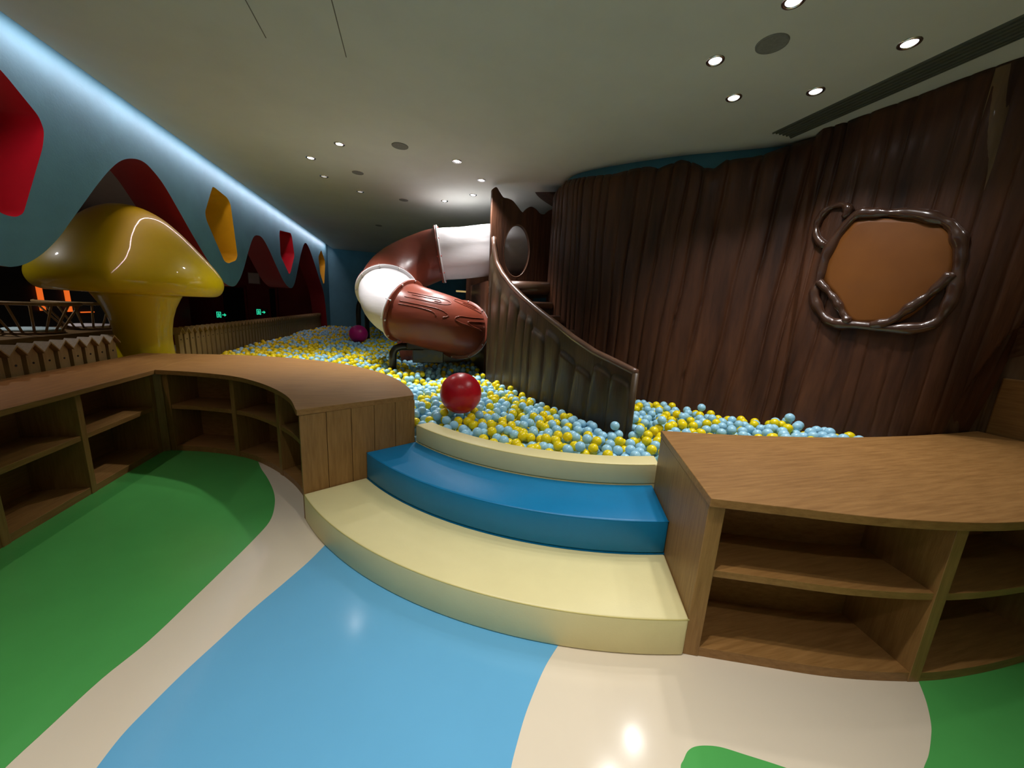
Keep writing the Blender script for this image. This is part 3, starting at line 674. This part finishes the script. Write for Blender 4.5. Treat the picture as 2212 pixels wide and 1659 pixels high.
for k in range(6):
    s0 = .42+.095*k; a = rail_xy(s0)+np.array([.06, .02]); z = .72+.155*k
    yb = a[1]; xt = float(np.interp(yb, TF[::-1, 1], TF[::-1, 0]))-.06
    b = np.array([xt, yb+.0]); dpt = np.array([0, .26])
    prism('tread', [a, b, b+dpt, a+dpt-np.array([.06, 0])], z-.05, z, BARKR, stair, .008)
    tube('nosing', [(a[0], a[1], z-.03), (b[0], b[1], z-.02)], .045, LIP, stair, 10)
    prism('riser', [a+np.array([0, .02]), b+np.array([0, .02]), b+np.array([0, .05]), a+np.array([0, .05])], .2, z-.04, BARKR, stair)

# ================================================================== TUBE SLIDE
slide = thing('tube_slide', 'white and brown spiral tube slide over the ball pit', 'slide', (0, 0, 0))
HC = np.array([.24, 5.60]); HR = .535; TR = .385
th_k = [70,100,130,160,190,215,236,270,330,380,450]; z_k = [2.17,2.06,1.90,1.70,1.50,1.37,1.30,1.21,1.08,.95,.76]
def hel(t): a = math.radians(t); return np.array([HC[0]+HR*math.cos(a), HC[1]+HR*math.sin(a), np.interp(t, th_k, z_k)])
hp = [hel(t) for t in range(70, 451, 4)]
lead = [(2.2, 5.80, 2.42), (1.7, 5.86, 2.36), (1.2, 5.95, 2.29), (.8, 6.05, 2.22)]
tail = [(.1, 6.15, .72), (.0, 6.17, .68), (-.12, 6.18, .65)]
full = smooth_path(lead+[tuple(p) for p in hp[::6]]+tail, 220)
# z smoothing
for _ in range(6): full[1:-1] = .25*full[:-2]+.5*full[1:-1]+.25*full[2:]
ang = np.degrees(np.arctan2(full[:, 1]-HC[1], full[:, 0]-HC[0]))
def idx_near(p): return int(np.linalg.norm(full-np.array(p), axis=1).argmin())
cuts = [0, idx_near((.46, 6.12, 2.16)), idx_near(hel(184)), idx_near(hel(236)), idx_near(hel(332)), idx_near(hel(432)), len(full)-1]
cols = [TUBEW, TUBEB, TUBEW, TUBEB, TUBEW, TUBEB]
for k in range(6):
    seg_ = full[cuts[k]:cuts[k+1]+1]
    o = tube('tube_section', seg_, TR, cols[k], slide, 48, caps=False); sm_ = o.modifiers.new('s', 'SOLIDIFY'); sm_.thickness = .012
    if k:
        c = full[cuts[k]]; d = full[cuts[k]+1]-full[cuts[k]-1]; d /= np.linalg.norm(d)
        q = Vector((0, 0, 1)).rotation_difference(Vector(d))
        for s_, mm in ((-.013, cols[k-1]), (.013, cols[k])):
            fl_ = lathe('flange', [(TR-.01, -.012), (TR+.038, -.012), (TR+.045, -.004), (TR+.045, .006), (TR+.038, .012), (TR-.01, .012)], mm, slide, 56)
            fl_.rotation_mode = 'QUATERNION'; fl_.rotation_quaternion = q; fl_.location = Vector(c)+Vector(d)*s_
        for b_ in range(10):
            a = 2*PI*b_/10; bl_ = lathe('bolt', [(0, -.036), (.010, -.036), (.012, -.03), (.012, .03), (.010, .036), (0, .036)], FLANGE if k == 1 else BOLT, slide, 10)
            bl_.rotation_mode = 'QUATERNION'; bl_.rotation_quaternion = q; bl_.location = Vector(c)+q @ Vector(((TR+.03)*math.cos(a), (TR+.03)*math.sin(a), 0))
# raised wood grain loops moulded on the brown section in front
def grain(i0, i1, pts, m):
    path = []
    for a, b in smooth_path(pts, 40):
        t = i0+(i1-i0)*a; i = int(np.clip(t, 1, len(full)-2)); c = full[i]+(full[i+1]-full[i])*(t-i); d = full[i+1]-full[i-1]; d /= np.linalg.norm(d)
        side = np.cross(d, [0, 0, 1]); side /= np.linalg.norm(side); up = np.cross(side, d)
        path.append(c+(TR+.001)*(math.cos(b)*up+math.sin(b)*side))
    tube('moulded_grain', path, .006, m, slide, 6)
a, b = cuts[3], cuts[4]
for P in ([(.1, .75), (.3, .72), (.45, .7), (.52, .8), (.45, .93), (.25, .95), (.1, .97)], [(.15, .83), (.3, .81), (.4, .8), (.42, .87), (.36, .88)], [(.95, .6), (.75, .52), (.6, .5), (.56, .62), (.68, .75), (.85, .85), (.96, .9)], [(.95, .7), (.78, .62), (.68, .6), (.7, .68), (.85, .76)],
          [(.08, 1.15), (.25, 1.13), (.42, 1.15), (.5, 1.3), (.45, 1.4)], [(.08, 1.25), (.25, 1.23), (.36, 1.27), (.4, 1.38)], [(.97, 1.1), (.75, 1.2), (.6, 1.25), (.57, 1.4), (.7, 1.5), (.85, 1.55)], [(.97, 1.25), (.8, 1.32), (.7, 1.38), (.75, 1.5), (.9, 1.6)]): grain(a, b, P, TUBEB)
a, b = cuts[0], cuts[1]
for P in ([(.4, .5), (.6, .4), (.75, .55), (.9, .45)], [(.3, .75), (.55, .85), (.65, .7), (.8, .75), (.95, .6)], [(.2, 1.2), (.5, 1.15), (.65, 1.3), (.8, 1.2)], [(.5, .95), (.65, 1.0), (.95, .8)]): grain(a, b, P, TUBEW)
sup = thing('slide_support', 'dark bent steel pipe leg carrying the spiral slide', 'support', (-.16, 5.10, 0))
tube('pipe_leg', [(-.06, .06, .2), (-.06, .06, .66), (-.055, .06, .74), (-.02, .062, .80), (.05, .065, .825), (.34, .09, .83)], .05, STEEL, sup, 16)
box('saddle', .12, .5, -.03, .22, .80, .90, STEEL, sup, .02)
box('bracket', .2, .62, .10, .16, .60, .86, STEEL, sup, .01)
for k, (dx, y, r, z) in enumerate(((0, 9.3, .95, 1.15), (.16, 9.55, .85, 1.1))):
    P = [(-1.15+dx, y, .2)]+[(-1.15+dx+r-r*math.cos(a), y, z+r*.85*math.sin(a)) for a in np.linspace(0, PI, 20)]+[(-1.15+dx+2*r, y, .2)]
    t = thing('steel_arch', ['outer dark pipe arch behind the slide, nearer the magenta ball', 'inner dark pipe arch behind the slide'][k], 'arch', (0, 0, 0), 'pipe arches behind the slide'); tube('pipe', P, .055, STEEL, t, 12)
    disc('foot_plate', .12, 0, .02, STEEL, t, 16, (-1.15+dx, y, .18)); disc('foot_plate', .12, 0, .02, STEEL, t, 16, (-1.15+dx+2*r, y, .18))

# ================================================================== BALL PIT
pit = None
def zs(x, y):
    d_rim = 1.70-math.hypot(x-SC[0], y-SC[1])
    z = .512+.018*math.sin(1.7*x+.6*y)+.014*math.sin(2.3*y-x)
    z -= .055*math.exp(-max(0, d_rim)/.25) if d_rim > -.2 else 0
    z += .10*math.exp(-((x-2.95)**2/.5+(y-1.95)**2/.45))      # heap against the tree and the right worktop
    z += .05*math.exp(-((x-2.2)**2/.3+(y-3.0)**2/.4))
    z += .03*math.exp(-((x+2.4)**2/.3+(y-6.3)**2/1.5))
    return z
BR_ = .0365
tf_poly = [tuple(TS(u, .55)) for u in np.linspace(0.3, 9.3, 120)]
def in_pit(x, y, m=.04):
    if x < FENCE_X+.06+m or y > FAR_Y-.1: return False
    # left curved cabinet
    if math.hypot(x+2.1, y-2.57) < 2.137+m and y > 2.5 and x > -2.1: return False
    if x <= -2.1 and y < 4.706+m: return False
    if math.hypot(x+2.80, y-4.95) < .30+m: return False
    if x < 1.3 and y < 2.2: return False
    if x < .06 and y < 2.75: return False
    d = math.hypot(x-SC[0], y-SC[1])
    # steps side: everything beyond the rim (towards the camera) is outside
    cl = (x-PL0[0])*dP[1]-(y-PL0[1])*dP[0]      # >0 : camera side of the left end panel line
    crr = (x-PR0[0])*dR[1]-(y-PR0[1])*dR[0]     # >0 : right of the right panel
    if cl > 0 and crr < 0 and d > 1.70-m and y < 3.3: return False
    if crr > -m and y < float(np.interp(x, BK_R[:, 0], BK_R[:, 1]))+m and x > 1.4: return False
    if cl > -.02 and x < PL1[0]: return False
    if -.06 < crr < .12 and y < 1.86: return False
    # tree
    if y < 6.2:
        T = TFa; i = int(np.hypot(T[:, 0]-x, T[:, 1]-y).argmin()); i0 = max(i-1, 0); i1 = min(i+1, len(T)-1)
        t = T[i1]-T[i0]; t = t/np.hypot(*t); side = (x-T[i][0])*t[1]-(y-T[i][1])*t[0]
        if side*SIDE < m+.02: return False
    elif x > 2.6: return False
    # guard wall
    s = ((x-RA[0])*dr[0]+(y-RA[1])*dr[1])/LR
    if -.02 < s < 1.1:
        q = rail_xy(min(max(s, 0), 1.036)); off = (x-q[0])*nr[0]+(y-q[1])*nr[1]
        if -(.035+m) < off < .055+m: return False
        if off < 0 and s > .36: return False       # the stair
    if 4.5 < y < 7.0 and 1.0 < x < 2.4: return False
    # red ball, magenta ball, slide feet
    if math.hypot(x-.41, y-2.99) < .12 or math.hypot(x+1.06, y-8.5) < .15: return False
    if math.hypot(x+.22, y-5.16) < .05+m: return False
    return True
TFa = np.array(tf_poly)
def _side(p):
    T = TFa; i = int(np.hypot(T[:, 0]-p[0], T[:, 1]-p[1]).argmin()); t = T[min(i+1, len(T)-1)]-T[max(i-1, 0)]; return (p[0]-T[i][0])*t[1]-(p[1]-T[i][1])*t[0]
SIDE = 1 if _side((1.0, 3.0)) > 0 else -1
D2 = (2*BR_)**2; CELL = 2*BR_; grid = {}
balls = []
def contact(x, y, base):
    gx, gy = int(math.floor(x/CELL)), int(math.floor(y/CELL)); z = base
    for ix in (gx-1, gx, gx+1):
        for iy in (gy-1, gy, gy+1):
            for (bx, by, bz) in grid.get((ix, iy), ()):
                d2 = (bx-x)**2+(by-y)**2
                if d2 < D2:
                    c = bz+math.sqrt(D2-d2)
                    if c > z: z = c
    return z
STEP = .058
ys = np.arange(1.55, FAR_Y, STEP)
cells = [(x, y) for y in ys for x in np.arange(-2.7, 3.4, STEP) if (y < 7.8 or x < 2.7)]
rnd = random.Random(11); rnd.shuffle(cells)
cells = [c for c in cells if in_pit(c[0], c[1], .0)]
for rep in range(3):
    for (cx_, cy_) in cells:
        if rep == 2 and cy_ > 8.5: continue
        top_ = zs(cx_, cy_); base = top_-.115; best = None
        for _ in range(5 if cy_ < 7 else 3):
            x = cx_+rnd.uniform(-.5, .5)*STEP*1.6; y = cy_+rnd.uniform(-.5, .5)*STEP*1.6
            z = contact(x, y, base)
            if best is None or z < best[2]: best = (x, y, z)
        x, y, z = best
        if z > top_+.012 or not in_pit(x, y, .037): continue
        grid.setdefault((int(math.floor(x/CELL)), int(math.floor(y/CELL))), []).append((x, y, z)); balls.append((x, y, z))
# a few strays resting on top of the rest
for (x, y) in ((1.86, 2.62), (2.62, 2.70), (2.95, 2.13), (1.72, 2.34), (1.55, 2.42), (.62, 3.5), (2.0, 2.45)):
    if in_pit(x, y, .037): z = contact(x, y, .4); grid.setdefault((int(math.floor(x/CELL)), int(math.floor(y/CELL))), []).append((x, y, z)); balls.append((x, y, z))
BA = np.array(balls); NB = len(BA)
print('balls', NB)
# colours come in loose drifts
def col_p(x, y):
    return .44+.20*math.sin(2.6*x+1.3*y)*math.sin(1.9*y-1.1*x+1.0)+(.22 if (x < -.6 and y < 7.2) else 0)
yel = np.array([rnd.random() < col_p(b[0], b[1]) for b in balls])
# which balls show: cast rays at a coarse copy of the pit
v1, f1 = icosphere(1)
allv = (BA[:, None, :]+v1[None]*BR_).reshape(-1, 3); allf = (f1[None]+(np.arange(NB)*len(v1))[:, None, None]).reshape(-1, 3)
bvh = BVHTree.FromPolygons([tuple(p) for p in allv], [tuple(int(i) for i in q) for q in allf])
def inside(poly, x, y):
    c = False; n_ = len(poly); j = n_-1
    for i in range(n_):
        xi, yi = poly[i][:2]; xj, yj = poly[j][:2]
        if (yi > y) != (yj > y) and x < (xj-xi)*(y-yi)/(yj-yi)+xi: c = not c
        j = i
    return c
eye = np.array([0, 0, CAM_H]); cand = []
order = np.argsort(np.linalg.norm(BA-eye, axis=1))
picked = []; nf = len(f1)
for i in order:
    p = BA[i]; u_, v_, d_ = project(p)
    if not (0 < u_ < 2212 and 0 < v_ < 1659): continue
    vis = 0
    to_c = p-eye; dist = np.linalg.norm(to_c); w = to_c/dist; sx = np.cross(w, [0, 0, 1]); sx /= np.linalg.norm(sx); sy = np.cross(sx, w)
    for a, b in ((0, 0), (0, .7), (.6, .2), (-.6, .2), (0, -.5)):
        tgt = p+(sx*a+sy*b)*BR_*.8; dv = tgt-eye; L_ = np.linalg.norm(dv); dv /= L_
        t = (TOP_Z-CAM_H)/dv[2] if dv[2] < 0 else 1e9; hx, hy = dv[0]*t, dv[1]*t
        if t < L_ and (inside(TOPR, hx, hy) or inside(TOPL, hx, hy)): continue
        hit = bvh.ray_cast(Vector(eye), Vector(dv), L_+.1)
        if hit[2] is not None and hit[2]//nf == i: vis += 1
    if vis >= 2: picked.append(int(i))
    if len(picked) >= 300: break
pset = set(picked)
v3, f3 = icosphere(3)
def ball_mesh(name, m):
    me = bpy.data.meshes.new(name); me.from_pydata([tuple(p*BR_) for p in v3], [], [tuple(int(i) for i in q) for q in f3]); me.materials.append(m); me.polygons.foreach_set('use_smooth', [True]*len(me.polygons)); return me
mb, my = ball_mesh('pit_ball_blue', B_BLUE), ball_mesh('pit_ball_yellow', B_YEL)
for i in picked:
    o = bpy.data.objects.new('pit_ball', my if yel[i] else mb); COL.objects.link(o); o.location = BA[i]
    o.rotation_euler = (rnd.uniform(0, 6), rnd.uniform(0, 6), rnd.uniform(0, 6))
    if yel[i]: tag(o, 'yellow plastic ball in the front of the ball pit near the steps', 'ball', 'yellow balls in the front of the pit')
    else: tag(o, 'pale blue plastic ball in the front of the ball pit near the steps', 'ball', 'pale blue balls in the front of the pit')
rest = [i for i in range(NB) if i not in pset]
v2, f2 = icosphere(2)
def ball_cloud(ids, vv, ff, name):
    ids = np.array(ids); n_ = len(ids)
    V = (BA[ids][:, None, :]+vv[None]*BR_).reshape(-1, 3); Fc = (ff[None]+(np.arange(n_)*len(vv))[:, None, None]).reshape(-1, 3)
    me = bpy.data.meshes.new(name); me.vertices.add(len(V)); me.vertices.foreach_set('co', V.ravel()); me.loops.add(Fc.size); me.loops.foreach_set('vertex_index', Fc.ravel().astype(np.int32))
    me.polygons.add(len(Fc)); me.polygons.foreach_set('loop_start', np.arange(0, Fc.size, 3, dtype=np.int32))
    me.materials.append(B_BLUE); me.materials.append(B_YEL); me.polygons.foreach_set('material_index', np.repeat(yel[ids].astype(np.int32), len(ff))); me.polygons.foreach_set('use_smooth', np.ones(len(Fc), bool)); me.update(); me.validate()
    return me
nearids = [i for i in rest if BA[i][1] < 5.2]; farids = [i for i in rest if BA[i][1] >= 5.2]
Vn = None
o = bpy.data.objects.new('far_pit_balls', ball_cloud(rest, v2, f2, 'far_pit_balls')); COL.objects.link(o)
tag(o, 'mass of pale blue and yellow balls filling the back of the pit', 'balls', kind='stuff')
# pit bottom under the balls
v = []; f = []; xs_ = np.linspace(-2.7, 5.5, 60); ys_ = np.linspace(1.5, FAR_Y, 80)
box('pit_floor', FENCE_X+.03, 2.6, 4.75, FAR_Y, .30, .36, PITBASE, floor)
prism('pit_floor', [tuple(p) for p in arc(1.69, 30)]+[(1.55, 1.86), (2.53, 1.62), (3.1, 1.58), (3.3, 1.75), (3.1, 2.1), (2.95, 2.6), (2.4, 3.3), (2.05, 3.8), (1.8, 4.3), (1.8, 4.75), (-1.7, 4.75), (-1.1, 4.48), (-.55, 4.03), (-.1, 3.3), (.06, 2.8)], .30, .36, PITBASE, floor)

def big_ball(name, c, r, m, label):
    t = thing(name, label, 'ball', (c[0], c[1], c[2]-r))
    vv, ff = icosphere(5); obj('shell', [tuple(p*r+np.array([0, 0, r])) for p in vv], [tuple(int(i) for i in q) for q in ff], m, t, True)
    pl = lathe('valve', [(0, .004), (.010, .004), (.012, 0), (.012, -.01), (0, -.01)], m, t, 12); pl.location = (r*.75, r*.55, r*1.36)
    return t
big_ball('exercise_ball', (.415, 2.99, .69), .172, REDBALL, 'large shiny red ball resting on the pit balls')
big_ball('exercise_ball', (-1.06, 8.5, .70), .19, PINKBALL, 'magenta ball far back in the pit beside the slide')
